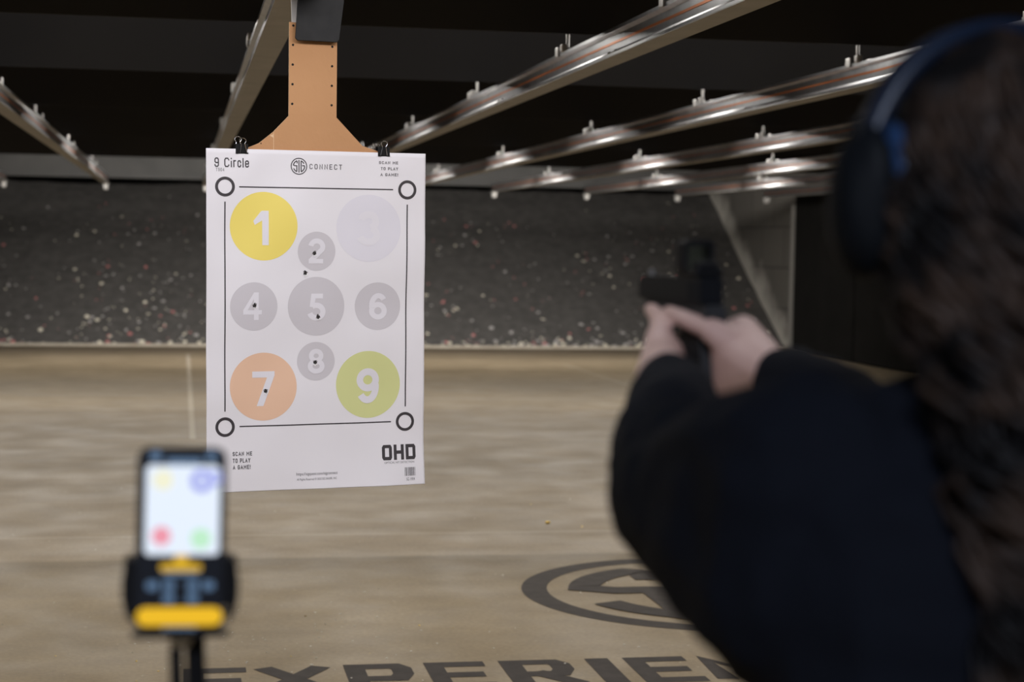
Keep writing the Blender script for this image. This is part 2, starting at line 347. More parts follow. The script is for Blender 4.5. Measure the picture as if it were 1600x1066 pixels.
M = dict(
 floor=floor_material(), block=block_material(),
 wall=mat('dark_wall', (.035, .034, .033), .85, noise_scale=1.5, col2=(.05, .048, .046)),
 ceil=mat('black_ceiling', (.012, .012, .012), .9),
 baffle=mat('black_baffle', (.022, .022, .0245), .8, noise_scale=.8, col2=(.030, .030, .033), spec=.2),
 rubber=mat('rubber_crumb', (.060, .057, .055), .95, noise_scale=7, col2=(.090, .085, .082), bump=.5, bump_scale=25),
 header=mat('grey_steel', (.07, .069, .068), .6, noise_scale=2, col2=(.10, .098, .096)),
 curb=mat('pale_curb', (.42, .37, .30), .8, noise_scale=6, col2=(.55, .5, .42)),
 panel=mat('dark_panel', (.005, .0048, .0045), .9, noise_scale=3, col2=(.008, .0075, .007), spec=.2),
 edge=mat('pale_trim', (.26, .25, .235), .6),
 alu=mat('brushed_aluminium', (.52, .53, .55), .30, 1.0, noise_scale=14, col2=(.42, .43, .45)),
 alubase=mat('dull_aluminium', (.36, .345, .325), .5, .2, noise_scale=8, col2=(.30, .29, .27)),
 copper=mat('copper_conductor', (.72, .24, .08), .3, .85),
 steel=mat('zinc_steel', (.52, .51, .50), .4, .8),
 whiteplastic=mat('white_plastic', (.62, .61, .60), .45),
 paint=mat('dark_floor_paint', (.048, .039, .034), .8, noise_scale=14, col2=(.066, .055, .047), spec=.2),
 scrap=mat('pale_scrap', (.75, .7, .58), .7), scrapr=mat('reddish_scrap', (.55, .2, .2), .7), scrapg=mat('grey_scrap', (.42, .4, .4), .7), brass=mat('brass_casing', (.8, .55, .12), .3, 1.0),
 paper=mat('white_paper', (.80, .775, .805), .62, spec=.35), ink=mat('charcoal_ink', (.045, .038, .042), .55), ink2=mat('grey_ink', (.13, .12, .125), .6),
 yellow=mat('yellow_ink', (.86, .70, .155), .6), gray=mat('pale_grey_ink', (.60, .57, .60), .6), lilac=mat('lilac_ink', (.735, .712, .772), .6), orange=mat('salmon_ink', (.80, .52, .36), .6), green=mat('lime_ink', (.655, .67, .30), .6),
 number=mat('number_white', (.76, .735, .78), .6), hole=mat('hole_black', (.008, .007, .007), .9), torn=mat('torn_paper', (.9, .89, .88), .8), soot=mat('sooty_paper', (.16, .14, .135), .8),
 card=mat('kraft_cardboard', (.50, .258, .115), .75, noise_scale=4, col2=(.54, .285, .13), bump=.15, bump_scale=40), cardedge=mat('cardboard_cut_edge', (.72, .50, .3), .8),
 plate=mat('scuffed_black_plate', (.013, .013, .014), .55, noise_scale=30, col2=(.02, .02, .021), spec=.3), plate2=mat('worn_white_plate', (.7, .68, .66), .5),
 clip=mat('black_clip_steel', (.006, .006, .006), .6, spec=.2), wire=mat('nickel_wire', (.75, .73, .70), .25, 1.0),
 black=mat('black_plastic', (.007, .007, .008), .55, spec=.15), blackm=mat('black_gunmetal', (.013, .014, .017), .38, .4), polymer=mat('black_polymer', (.012, .012, .013), .6),
 navy=mat('navy_gloss_band', (.006, .012, .027), .35, spec=.35), cushion=mat('blue_cushion', (.014, .034, .085), .4, spec=.3), cup=mat('black_cup', (.004, .005, .0065), .6, spec=.1), foam=mat('black_foam', (.01, .01, .011), .9),
 lens=mat('optic_glass', (.05, .11, .10), .25, spec=.1),
 cloth=mat('black_knit', (.0032, .0042, .0075), .9, bump=.3, bump_scale=180, spec=.12), trouser=mat('charcoal_cotton', (.015, .015, .017), .9), shoe=mat('black_leather', (.01, .01, .01), .5),
 skin=mat('skin', (.56, .36, .30), .5, noise_scale=25, col2=(.60, .40, .34)), eye=mat('eye_white', (.7, .7, .68), .2),
 hair=mat('brown_hair', (.004, .0035, .0036), .55, noise_scale=17, col2=(.032, .020, .014), spec=.15, lo=.43, hi=.60),
)
def glass(m):
    b = m.node_tree.nodes['Principled BSDF']; b.inputs['Transmission Weight'].default_value = 1.0; b.inputs['IOR'].default_value = 1.05; b.inputs['Base Color'].default_value = (.62, .76, .72, 1)
glass(M['lens'])
def screen_mat(name, col, k): return mat(name, (.01, .01, .01), .3, emit=col, estr=k)
M.update(scr_dark=mat('screen_dark', (.004, .004, .005), .5, emit=(.004, .005, .008), spec=.1), scr_white=screen_mat('screen_white', (.80, .88, 1.0), 1.0), scr_blue=screen_mat('screen_blue', (.33, .36, .86), .95),
 scr_yellow=screen_mat('screen_pale_yellow', (.90, .89, .66), .98), scr_red=screen_mat('screen_pink', (.90, .33, .42), .95), scr_green=screen_mat('screen_pale_green', (.55, .90, .62), .95),
 scr_gold=screen_mat('screen_gold', (.90, .52, .008), .95), scr_gold2=screen_mat('screen_dark_gold', (.74, .44, .008), .9), scr_btn=screen_mat('screen_slate', (.09, .16, .27), 1.0))

# ------------------------------------------------------------------ the room
def struct(name, bm, m, mats=None, smooth=False):
    return tag(obj(name, bm, m, mats=mats, smooth=smooth), kind='structure')
XL, XR, YB, YF, ZC = -8.5, 8.73, -4.0, 31.2, 3.6
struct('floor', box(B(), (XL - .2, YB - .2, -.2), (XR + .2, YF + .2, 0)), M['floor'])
struct('ceiling', box(B(), (XL - .2, YB - .2, ZC), (XR + .2, YF + .2, ZC + .2)), M['ceil'])
struct('wall_left', box(B(), (XL - .2, YB, 0), (XL, YF, ZC)), M['wall'])
struct('wall_right', box(B(), (XR, YB, 0), (XR + .2, YF, ZC)), M['block'])
struct('wall_rear', box(B(), (XL, YB - .2, 0), (XR, YB, ZC)), M['wall'])
struct('wall_far', box(B(), (XL, YF, 0), (XR, YF + .2, ZC)), M['wall'])
# baffles: slanting plates hung across the whole range, low edge downrange
for i, y in enumerate(BAFFLES):
    bm = B(); dz = ZC - 2.39; run = .85 if i else .5
    prism(bm, [(y, 2.39), (y + .012, 2.39), (y + .012 - run, ZC), (y - run, ZC)], 'x', XL, XR)
    for xs in [XL + 1.9 + 2.44 * k for k in range(7)]:                # cover strips over the panel joints
        prism(bm, [(y - .006, 2.40), (y, 2.40), (y - run, ZC), (y - run - .006, ZC)], 'x', xs - .04, xs + .04)
    struct('trim_%d' % (i + 1), bm, M['baffle'])
hb = B(); box(hb, (XL, 28.6, 2.42), (XR, 28.75, 2.74)); box(hb, (XL, 28.5, 2.40), (XR, 28.75, 2.45)); struct('trim_9', hb, M['header'])
struct('trim_10', box(B(), (XL, 25.12, 0), (XR, 25.26, .035), .008), M['curb'])
struct('trim_11', box(B(), (XR - .145, 24.72, 0.02), (XR - .10, 24.78, 2.12), .005), M['edge'])
pan = B()
for k in range(12):
    y1 = 24.72 - k * 2.4; y0 = max(y1 - 2.36, YB + .02)
    if y1 > YB + .3: box(pan, (XR - .1, y0, .02), (XR - .002, y1, 2.34), .006)
struct('trim_12', pan, M['panel'])

# the bullet trap: a bank of chopped rubber
def berm_h(x, y):
    t = max(0, min(1, (y - 25.3) / 4.1))
    return .01 + 2.36 * (t * .94 + .06 * t * t) + .05 * t * noise.noise(V((x * .35, y * .4, 0))) + (.02 if t > 0 else 0) * noise.noise(V((x * 3, y * 3, 1)))
bm = B(); nx, ny = 260, 70; rows = []
for j in range(ny + 1):
    y = 25.27 + 4.13 * j / ny; rows.append([bm.verts.new((XL + .01 + (XR - XL - .02) * i / nx, y, max(.003, berm_h(XL + (XR - XL) * i / nx, y)))) for i in range(nx + 1)])
for a, b in zip(rows, rows[1:]):
    for i in range(nx): bm.faces.new((a[i], a[i + 1], b[i + 1], b[i]))
back = [bm.verts.new((v.co.x, 29.4, .003)) for v in rows[-1]]
for i in range(nx): bm.faces.new((rows[-1][i], rows[-1][i + 1], back[i + 1], back[i]))
tag(obj('rubber_berm', bm, M['rubber'], smooth=True), 'wide sloping bank of dark chopped rubber across the far end of the range', 'berm', kind='stuff')
# shredded paper and jacket bits lying on the rubber
bm = B()
def chip(bm, c, s, mi, nrm=V((0, -.5, .86))):
    q = nrm.to_track_quat('Z', 'Y').to_matrix() @ Matrix.Rotation(random.uniform(0, 6.3), 3, 'Z') @ Matrix.Rotation(random.uniform(-.5, .5), 3, 'X')
    n = random.choice((4, 5, 6)); top = []; bot = []
    for k in range(n):
        a = 2 * math.pi * k / n + random.uniform(-.3, .3); r = s * random.uniform(.6, 1.2)
        p = V((r * math.cos(a), r * math.sin(a), 0)); top.append(bm.verts.new(c + q @ (p + V((0, 0, s * .35))))); bot.append(bm.verts.new(c + q @ (p * 1.05)))
    fs = [bm.faces.new(top), bm.faces.new(bot[::-1])] + [bm.faces.new((bot[k], bot[(k + 1) % n], top[(k + 1) % n], top[k])) for k in range(n)]
    for f in fs: f.material_index = mi
for i in range(2300):
    u = random.random(); t = min(u ** 2.1 * .8, .9) if i % 14 else random.random() * .95
    x = random.uniform(XL + .5, XR - .1); y = 25.32 + t * 4.0
    if noise.noise(V((x * .8, y * .9, 5))) < -.05 and i % 4: continue
    chip(bm, V((x, y, berm_h(x, y) - .004)), random.choice((.012, .014, .018, .018, .024, .034)) * (1.1 - .35 * t), random.choices((0, 1, 2), (3, 2, 6))[0])
for i in range(170):
    x = random.uniform(XL + .5, XR - .1); y = random.uniform(25.26, 25.42)
    chip(bm, V((x, y, max(.02, berm_h(x, y) - .004))), random.uniform(.015, .045), random.choices((0, 1, 2), (6, 2, 3))[0])
tag(obj('target_scraps', bm, mats=[M['scrap'], M['scrapr'], M['scrapg']]), 'pale and reddish target scraps strewn over the dark rubber bank', 'scraps', kind='stuff')
# small bits on the floor
bm = B()
for i in range(150):
    if i < 90: x, y = random.gauss(.35, .45), random.gauss(6.75, .35)
    else: x, y = random.uniform(-1.5, 3), random.uniform(6.2, 12)
    chip(bm, V((x, y, .0005)), random.uniform(.002, .0055), random.choices((0, 1), (6, 1))[0], V((0, 0, 1)))
tag(obj('floor_scraps', bm, mats=[M['scrap'], M['brass']]), 'tiny pale paper bits scattered on the brown concrete floor', 'scraps', kind='stuff')
bm = B(); cyl(bm, (1.93, 9.42, .006), (1.952, 9.425, .006), .006)
tag(obj('spent_casing', bm, M['brass']), 'lone small yellow brass casing on the floor beyond the round emblem', 'casing')

# floor paint
bm = emblem(.17, (1.0, .865))
for v in bm.verts: v.co = V((2.27 + v.co.x * .82, 7.5 + v.co.y * .82, .0012 + v.co.z * 3))
tag(obj('floor_emblem', bm, M['paint']), 'large dark round emblem with interlocked letters painted on the concrete floor', 'floor marking')
bm = B()
for ch, x, wd in zip('EXPERIENCE', (.015, .254, .569, .854, 1.124, 1.442, 1.582, 1.84, 2.13, 2.41), (.215, .27, .235, .215, .265, .086, .225, .26, .24, .22)):
    g = fit(stroke_word(ch, .19, widths={ch: .62}, cham=.13), x, x + wd, 5.93, 6.305)
    t_ = bpy.data.meshes.new('t'); g.to_mesh(t_); g.free(); bm.from_mesh(t_); bpy.data.meshes.remove(t_)
for v in bm.verts: v.co.z = .0012 + v.co.z * 3
tag(obj('floor_lettering', bm, M['paint']), 'row of dark block letters painted on the concrete floor', 'floor marking')

# ------------------------------------------------------------------ overhead target rails
RAILZ = 2.20
half = [(.045, 0), (.045, .010), (.026, .020), (.024, .026), (.024, .082), (.043, .090), (.043, .103)]
prof = half + [(-x, z) for x, z in half[::-1]]
Y0, Y1 = 1.2, 24.5
root = empty('target_rail', (0, 0, RAILZ))
bm = B(); prism(bm, prof, 'y', Y0, Y1); obj('beam', bm, M['alu'], root)
obj('bottom_flange', box(B(), (-.047, Y0, -.004), (.047, Y1, .0)), M['alubase'], root)
for s in (-1, 1):
    obj('conductor', box(B(), (s * .0235 - .003, Y0 + .02, .0490), (s * .0235 + .003, Y1 - .02, .0580)), M['copper'], root)
for y in (3.6, 6.6, 9.0, 11.4, 14.2, 17.6, 21.2):
    for s in (-1, 1):
        bm = B(); prism(bm, [(s * .0440, .0108), (s * .0262, .0202), (s * .0268, .0216), (s * .0448, .0122)], 'y', y - .09, y + .09)
        for dy in (-.05, .05): cyl(bm, (s * .0345, y + dy, .014), (s * .0380, y + dy, .022), .0060, seg=8)
        obj('splice_plate', bm, M['alu'], root)
for y in BAFFLES[1:]:
    bm = B(); box(bm, (-.046, y - .012, .1035), (.046, y + .05, .111)); box(bm, (-.053, y - .02, .088), (-.0435, y + .03, .130), .003); box(bm, (.0435, y - .02, .088), (.053, y + .03, .130), .003)
    h = obj('hanger', bm, M['steel'], root)
    bm = B(); cyl(bm, (0, y + .02, .11), (0, y + .02, .1895), .007, seg=10); ball(bm, (0, y + .02, .122), .015, 10); obj('hanger_rod', bm, M['steel'], h)
    obj('clamp_block', box(B(), (-.054, y - .11, .1035), (-.026, y - .075, .134), .005), M['whiteplastic'], h)
bm = B(); box(bm, (-.03, Y1 - .1, -.03), (.03, Y1 + .02, .0)); cyl(bm, (-.026, Y1 - .03, -.035), (.026, Y1 - .03, -.035), .05, seg=20); obj('end_pulley', bm, M['whiteplastic'], root)
def dup(r, loc, label):
    n = r.copy(); COL.objects.link(n); n.location = loc; n['label'] = label
    for ch in list(r.children):
        c = ch.copy(); COL.objects.link(c); c.parent = n
        for g in list(ch.children):
            e = g.copy(); COL.objects.link(e); e.parent = c
    return n
root['category'] = 'rail'; root['group'] = 'overhead target rails'
RL = {-2: 'second aluminium overhead rail left of the paper target, only its end showing', -1: 'aluminium overhead rail slanting down from the left edge of the photo',
      0: 'aluminium overhead rail directly above the hanging paper target', 1: 'aluminium overhead rail with orange strip, first to the right of the paper target',
      2: 'aluminium overhead rail with orange strip, second to the right of the paper target', 3: 'aluminium overhead rail, third to the right of the paper target',
      4: 'aluminium overhead rail, fourth to the right of the paper target', 5: 'aluminium overhead rail, fifth to the right of the paper target', 6: 'aluminium overhead rail nearest the right wall'}
root.location.x = .31; root['label'] = RL[0]
for k in RL:
    if k: dup(root, (.31 + 1.3 * k, 0, RAILZ), RL[k])

# ------------------------------------------------------------------ the hanging target: carrier, cardboard backer, paper, clips
TM = Matrix.Translation((.35895, 4.9068, 1.7387)) @ Matrix.Rotation(math.radians(11.62), 4, 'Z') @ Matrix.Rotation(math.radians(.135), 4, 'X') @ Matrix.Rotation(math.radians(-.512), 4, 'Y')
def hung(name, label, cat, group=None):
    o = empty(name, label=label, cat=cat, group=group); o.matrix_world = TM; return o
# carrier
car = hung('target_carrier', 'black clamp plate and trolley hanging from the overhead rail, gripping the cardboard', 'target carrier')
bm = B(); prism(bm, [(-.0535, .468), (.0685, .468), (.0685, .40), (.0560, .2985), (.0505, .2925), (-.0595, .2925), (-.0652, .2985), (-.0595, .39)][::-1], 'y', -.012, -.006)
bmesh.ops.bevel(bm, geom=bm.edges[:], offset=.0012, segments=1, affect='EDGES')
obj('front_plate', bm, M['plate'], car)
bm = B(); prism(bm, [(-.071, .468), (.066, .468), (.06, .31), (-.06, .31), (-.0685, .345)], 'y', .012, .018); obj('back_plate', bm, M['plate2'], car)
bm = B(); box(bm, (-.05, -.012, .42), (.06, .018, .469), .003); obj('hinge_block', bm, M['plate'], car)
TMI = TM.inverted()
bm = B(); box(bm, (.25, 4.72, 2.175), (.37, 5.06, 2.195), .008); box(bm, (.249, 4.74, 2.16), (.2555, 5.04, 2.275), .002); box(bm, (.3645, 4.74, 2.16), (.371, 5.04, 2.275), .002)
o = obj('trolley', bm, M['plate'], car); o.matrix_parent_inverse = TMI
for yy in (4.8, 4.98):
    for s in (-1, 1):
        o = obj('wheel', cyl(B(), (.31 + s * .0300, yy, 2.2395), (.31 + s * .0545, yy, 2.2395), .013, seg=14), M['steel'], car); o.matrix_parent_inverse = TMI
# cardboard
cb = hung('cardboard_backer', 'tan kraft cardboard backer with punched edges behind the white paper target', 'cardboard')
outline = [(-.0775, .342), (.0555, .339), (.0540, .092), (.1275, .0175), (.172, .004), (.186, .001), (.186, -.70), (-.194, -.70), (-.194, .003), (-.1596, .0175), (-.1205, .049), (-.0787, .0923)]
bm = B(); prism(bm, outline, 'y', .0045, .0095)
for f in bm.faces:
    if abs(f.normal.y) < .5: f.material_index = 1
bm.normal_update()
o = obj('board', bm, mats=[M['card'], M['cardedge']], parent=cb)
for p in o.data.polygons: p.material_index = 1 if abs(p.normal.y) < .5 else 0
def flat_on_board(name, shapes, m, yy=.0043, par=cb):
    bm = B(); fn = shapes; fn(bm)
    for v in bm.verts: v.co = V((v.co.x, yy, v.co.y))
    return obj(name, bm, m, par)
for i in range(5):
    for s in (0, 1):
        hx, hz = ((-.0675, .0418)[s] - .0006 * i, .2817 - .0524 * (i - 0)) if i < 4 else ((-.0668, .0425)[s], .333)
        bm = B(); disc(bm, hx, hz, .0033, 0, 12)
        for v in bm.verts: v.co.x += random.uniform(-.0005, .0005); v.co = V((v.co.x, .0042, v.co.y))
        obj('punched_hole', bm, M['hole'], cb)
flat_on_board('crease', lambda b: (ribbon(b, [(-.1203, .047), (-.1203, -.02)], .0014), poly(b, [(-.1312, .0385), (-.1215, .0420), (-.1213, .0325)])), M['cardedge'])
flat_on_board('nail_hole', lambda b: disc(b, -.1548, .0165, .0018, 0, 10), M['hole'])
# paper sheet with soft waves
W2, H = .305, .915
CLX = (-.2095, .1852)
def wave(x, z):
    a = noise.noise(V((x * 3.2, z * 2.6, 3.1))) * .0055 + noise.noise(V((x * 8 + 4, z * 6, 9))) * .0060
    g = 0
    for cx in CLX: g += math.exp(-((x - cx) ** 2 / .0022 + (z + .0) ** 2 / .0016))
    dx = min(abs(x - cx) for cx in CLX)
    pinch = .0032 * math.exp(-((x - .215) ** 2 / .0016 + (z + .035) ** 2 / .0009)) + .0016 * math.exp(-((x + .175) ** 2 / .0008 + (z + .028) ** 2 / .0006))
    low = max(0, (-z - .70) / .215)
    curl = -.010 * low * low * (1 + .6 * math.sin(x * 9 + .5))
    return -.0066 + (a - .0022) * (1 - min(1, g)) + curl - pinch
GS = .0125
def conform(bm, off):
    xs = [v.co.x for v in bm.verts]; ys = [v.co.y for v in bm.verts]
    for axis, lo, hi in ((0, min(xs), max(xs)), (1, min(ys), max(ys))):
        k = math.floor(lo / GS) + 1
        while k * GS < hi:
            co = V((0, 0, 0)); co[axis] = k * GS; no = V((0, 0, 0)); no[axis] = 1
            bmesh.ops.bisect_plane(bm, geom=bm.verts[:] + bm.edges[:] + bm.faces[:], plane_co=co, plane_no=no); k += 1
    for v in bm.verts: v.co = V((v.co.x, wave(v.co.x, v.co.y) - off - v.co.z, v.co.y))
    return bm
pt = hung('paper_target', 'white paper target printed with nine numbered circles, clipped to cardboard', 'paper target')
bm = B(); bmesh.ops.create_grid(bm, x_segments=1, y_segments=1, size=1)
for v in bm.verts: v.co = V((v.co.x * W2, -H / 2 + v.co.y * H / 2, 0))
conform(bm, 0)
bmesh.ops.recalc_face_normals(bm, faces=bm.faces)
ext = bmesh.ops.extrude_face_region(bm, geom=bm.faces[:])
for e in ext['geom']:
    if isinstance(e, bmesh.types.BMVert): e.co.y += .0003
sheet = obj('sheet', bm, M['paper'], pt, smooth=True)
def pr(name, bm, m, layer=1, par=None, label=None):
    o = obj(name, conform(bm, .00035 * layer), m, par or pt, smooth=True)
    if label: o['label'] = label
    return o
circles = {'1': (-.1508, -.2040, .0915, 'yellow', (-.1791, -.1375, -.2545, -.1628), 'yellow printed circle'), '2': (-.0048, -.2700, .0528, 'gray', (-.0282, .0190, -.3030, -.2355), None),
           '3': (.1425, -.2068, .0915, 'lilac', (.110, .175, -.2540, -.160), 'very pale lilac printed circle'), '4': (-.1778, -.4180, .0645, 'gray', (-.2074, -.1565, -.4545, -.3805), None),
           '5': (-.0048, -.4188, .0795, 'gray', (-.0297, .0208, -.4575, -.3845), None), '6': (.1703, -.4198, .0652, 'gray', (.1457, .1970, -.4570, -.3840), None),
           '7': (-.1506, -.6340, .0915, 'orange', (-.1812, -.1200, -.6860, -.5928), 'salmon printed circle'), '8': (-.0048, -.5683, .0525, 'gray', (-.0277, .0194, -.6025, -.5345), None),
           '9': (.1435, -.6348, .0920, 'green', (.1102, .1755, -.6868, -.5902), 'lime green printed circle')}
for ch, (x, z, r, mm, bb, lb) in circles.items():
    c = pr('printed_circle', disc(B(), x, z, r, 0, 72), M[mm], 1, label=lb)
    pr('printed_number', fit(digit(ch), *bb), M['number'], 2, c)
for x, z in ((-.2555, -.1004), (.2524, -.1004), (.2505, -.7402), (-.2547, -.7400)):
    pr('corner_ring', disc(B(), x, z, .0263, .0185, 48), M['ink'])
for a, b in (((-.2177, -.1004), (.2116, -.1004)), ((.2527, -.1405), (.2512, -.6985)), ((-.2155, -.7397), (.2101, -.7397)), ((-.2556, -.1400), (-.2552, -.6985))):
    bm = B(); ribbon(bm, [a, b], .0034); pr('border_line', bm, M['ink'])
def word(name, text, bb, m='ink', t=.15, gap=.24, par=None, widths=None, cham=.2):
    return pr(name, fit(stroke_word(text, t, gap, widths, cham), *bb), M[m], 1, par)
word('heading', '9 Circle', (-.2830, -.1905, -.0490, -.0240), t=.135, gap=.17)
word('model_number', 'T904', (-.2795, -.2572, -.0600, -.0508), 'ink2', t=.12)
em = emblem(.125, (1.0, .885))
for v in em.verts: v.co = V((-.0541 + v.co.x * .0226, -.0424 + v.co.y * .0226, 0))
pr('emblem', em, M['ink'])
word('brand_lettering', 'CONNECT', (-.0252, .0660, -.0502, -.0345), 'ink2', t=.15, gap=.34)
for tx, x0, z0, z1 in (('SCAN ME', .1712, -.0318, -.0226), ('TO PLAY', .1765, -.0478, -.0388), ('A GAME!', .1750, -.0640, -.0550)):
    word('caption', tx, (x0, .2252, z0, z1), 'ink2', t=.19, gap=.2)
for tx, x1, z0, z1 in (('SCAN ME', -.1822, -.8190, -.8065), ('TO PLAY', -.1868, -.8370, -.8242), ('A GAME!', -.1868, -.8545, -.8420)):
    word('caption', tx, (-.2350, x1, z0, z1), 'ink', t=.18, gap=.2)
word('maker_lettering', 'OHD', (.1815, .2797, -.8450, -.8030), t=.215, gap=.13, widths={'O': .72, 'H': .74, 'D': .72}, cham=.1)
pr('small_print', fit(font_word('OPTICAL HIT DETECTION', .0), .1876, .2750, -.8545, -.8490), M['ink2'])
bm = B(); x = .2458; random.seed(3)
while x < .2776:
    ww = random.choice((.0006, .0009, .0014, .0022)); ribbon(bm, [(x + ww / 2, -.8900), (x + ww / 2, -.8665)], ww); x += ww + random.choice((.0005, .0008, .0014))
pr('barcode', bm, M['ink2'])
pr('small_print', fit(font_word('SG 1904', 0), .2500, .2748, -.9030, -.8948), M['ink2'])
pr('small_print', fit(font_word('https://sigquest.com/sigconnect', .004), -.0614, .0538, -.8795, -.8690), M['ink2'])
pr('small_print', fit(font_word('All Rights Reserved © 2023 SIG SAUER, INC', 0), -.0605, .0515, -.8925, -.8845), M['ink2'])
random.seed(21)
for i, (x, z) in enumerate(((-.0112, -.2752), (-.0361, -.3287), (-.1762, -.4153), (-.0001, -.4474), (-.0070, -.5710), (-.1441, -.6459))):
    bm = B(); n = 14
    bm.faces.new([bm.verts.new((x + .0052 * random.uniform(.7, 1.25) * math.cos(2 * math.pi * k / n), z + .0066 * random.uniform(.7, 1.25) * math.sin(2 * math.pi * k / n), 0)) for k in range(n)])
    h = pr('bullet_hole', bm, M['hole'], 3, label='ragged bullet hole punched through the paper')
    bm = B()                                                    # torn lip pushed out below the hole
    for k in range(5):
        a = math.radians(225 + 22 * k + random.uniform(-6, 6)); a2 = a + .34
        p = [(x + .0050 * math.cos(a), z + .0056 * math.sin(a)), (x + .0050 * math.cos(a2), z + .0056 * math.sin(a2)), (x + .0100 * math.cos((a + a2) / 2), z + .0108 * math.sin((a + a2) / 2))]
        bm.faces.new([bm.verts.new((*q, 0)) for q in p])
    for v in bm.verts:
        far = math.hypot(v.co.x - x, v.co.y - z); v.co = V((v.co.x, wave(x, z) - .0013 - (.0040 if far > .007 else 0), v.co.y))
    obj('torn_edge', bm, M['torn'], h)
    bm = B(); q = random.uniform(0, 6)
    for k in range(3):
        a = q + 2.1 * k; bm.faces.new([bm.verts.new((x + rr * math.cos(a + d_), z + rr * math.sin(a + d_), 0)) for rr, d_ in ((.0012, -.5), (.0058, -.22), (.0078, .1), (.0048, .35))])
    for v in bm.verts: v.co = V((v.co.x, wave(x, z) - .0014, v.co.y))
    obj('paper_shred', bm, M['soot'], h)
random.seed(11)
# binder clips
def wire_loop(bm, x, z, y, w0=.0058, w1=.0098, ht=.026, tilt=0.0, lean=0.0):
    pts = [(-w1 * .95, -.013), (-w1 * .9, -.010), (-w0, .004), (-w0 * .85, .011), (-w1 * .92, .018), (-w1 * .8, .0225), (-w0 * .6, ht), (w0 * .6, ht), (w1 * .8, .0225), (w1 * .92, .018), (w0 * .85, .011), (w0, .004), (w1 * .9, -.010), (w1 * .95, -.013)]
    tube(bm, [(x + px + lean * pz, y - tilt * (pz + .013), z + pz) for px, pz in pts], .0009, 6)
for i, (x, z) in enumerate(((CLX[0], .0035), (CLX[1], .0058))):
    r_ = hung('binder_clip', ('black binder clip at the top left of the paper, both wire handles up', 'black binder clip at the top right of the paper, one wire handle showing')[i], 'binder clip', 'binder clips holding the paper')
    bm = B()
    prism(bm, [(-.0080, -.0160), (-.0088, -.0135), (-.0068, -.0140), (-.0040, .0085), (.0075, .0085), (.0112, -.0145), (.0145, -.0125), (.0142, -.0155), (.0105, -.0165), (.0125, -.0160)][:4] +
          [(.0095, .0085), (.0122, -.0155), (.0138, -.0155), (.0115, .0102), (-.0068, .0102)], 'x', x - .0168, x + .0168)
    for v in bm.verts: v.co.z += z
    obj('spring_body', bm, M['clip'], r_)
    bm = B(); wire_loop(bm, x + (.003 if i == 0 else -.0005), z - .001, -.0082 - .001, tilt=.14 if i == 0 else .1, lean=-.12 if i == 0 else 0); obj('wire_handle', bm, M['wire'], r_)
    bm = B(); wire_loop(bm, x - (.005 if i == 0 else 0), z + (.004 if i == 0 else 0), .0136, tilt=-.05 if i == 0 else -1.6, ht=.026 if i == 0 else .018); obj('wire_handle', bm, M['wire'], r_)
    for s in (-1, 1): obj('lip_roll', cyl(B(), (x + s * .0165, -.0092, z - .0145), (x + s * .0085, -.0092, z - .0145), .0017, seg=8), M['clip'], r_)

# ------------------------------------------------------------------ phone on its stand
ph = empty('smartphone', (.001, 1.513, 1.25), (math.radians(-9), math.radians(.9), math.radians(.5)), 'black smartphone showing a white target picture on its lit screen, held by stand', 'phone')
def rrect(bm, x0, x1, z0, z1, r, y, seg=6):
    pts = []
    for cx, cz, a in ((x1 - r, z1 - r, 0), (x0 + r, z1 - r, 90), (x0 + r, z0 + r, 180), (x1 - r, z0 + r, 270)):
        pts += [(cx + r * math.cos(math.radians(a + 90 * k / seg)), cz + r * math.sin(math.radians(a + 90 * k / seg))) for k in range(seg + 1)]
    bm.faces.new([bm.verts.new((px, y, pz)) for px, pz in pts]); return bm
bm = B(); rrect(bm, -.0365, .0365, -.076, .076, .010, -.0042)
ext = bmesh.ops.extrude_face_region(bm, geom=bm.faces[:])
for e in ext['geom']:
    if isinstance(e, bmesh.types.BMVert): e.co.y += .0084
bmesh.ops.bevel(bm, geom=[e for e in bm.edges if abs(e.verts[0].co.y - e.verts[1].co.y) < 1e-5], offset=.0015, segments=2, affect='EDGES')
obj('phone_body', bm, M['black'], ph)
scr = obj('screen', rrect(B(), -.0345, .0345, -.074, .074, .008, -.0045), M['scr_dark'], ph)
def pic(name, f, m, y=-.0047):
    bm = B(); f(bm)
    return obj(name, bm, M[m], scr)
U = 1.513 / 2820                              # metres per photo pixel at the phone
def rr(px0, px1, py0, py1, r, y=-.0047): return lambda b: rrect(b, (px0 - 282) * U, (px1 - 282) * U, (842 - py1) * U, (842 - py0) * U, r, y)
def dd(px, py, r, rin=0, y=-.0049):
    def f(b):
        disc(b, 0, 0, r, rin, 32)
        for v in b.verts: v.co = V((v.co.x + (px - 282) * U, y, v.co.y + (842 - py) * U))
    return f
pic('picture', rr(227, 340, 729, 867, .004), 'scr_white')
pic('picture_dot', dd(253, 752, .0085), 'scr_yellow'); pic('picture_dot', dd(312, 753, .0095, .0038), 'scr_blue'); pic('picture_dot', dd(252, 838, .0078), 'scr_red'); pic('picture_dot', dd(312, 842, .0085), 'scr_green')
pic('picture_dot', dd(332, 748, .006, .003), 'scr_blue'); 
pic('header_icon', dd(241, 715, .0045), 'scr_btn'); pic('header_icon', dd(326, 715, .0042), 'scr_btn'); pic('header_bar', rr(258, 312, 718, 728, .002), 'scr_btn')
pic('crest', rr(272, 294, 866, 880, .003), 'scr_gold2'); pic('crest', rr(251, 314, 880, 892, .003), 'scr_gold2'); pic('header_bar', rr(255, 311, 893, 899, .0015), 'scr_btn')
for px, py in ((240, 914), (265, 914), (301, 914), (325, 914), (265, 933), (301, 933)): pic('button', rr(px - 9, px + 9, py - 7, py + 7, .003), 'scr_btn')
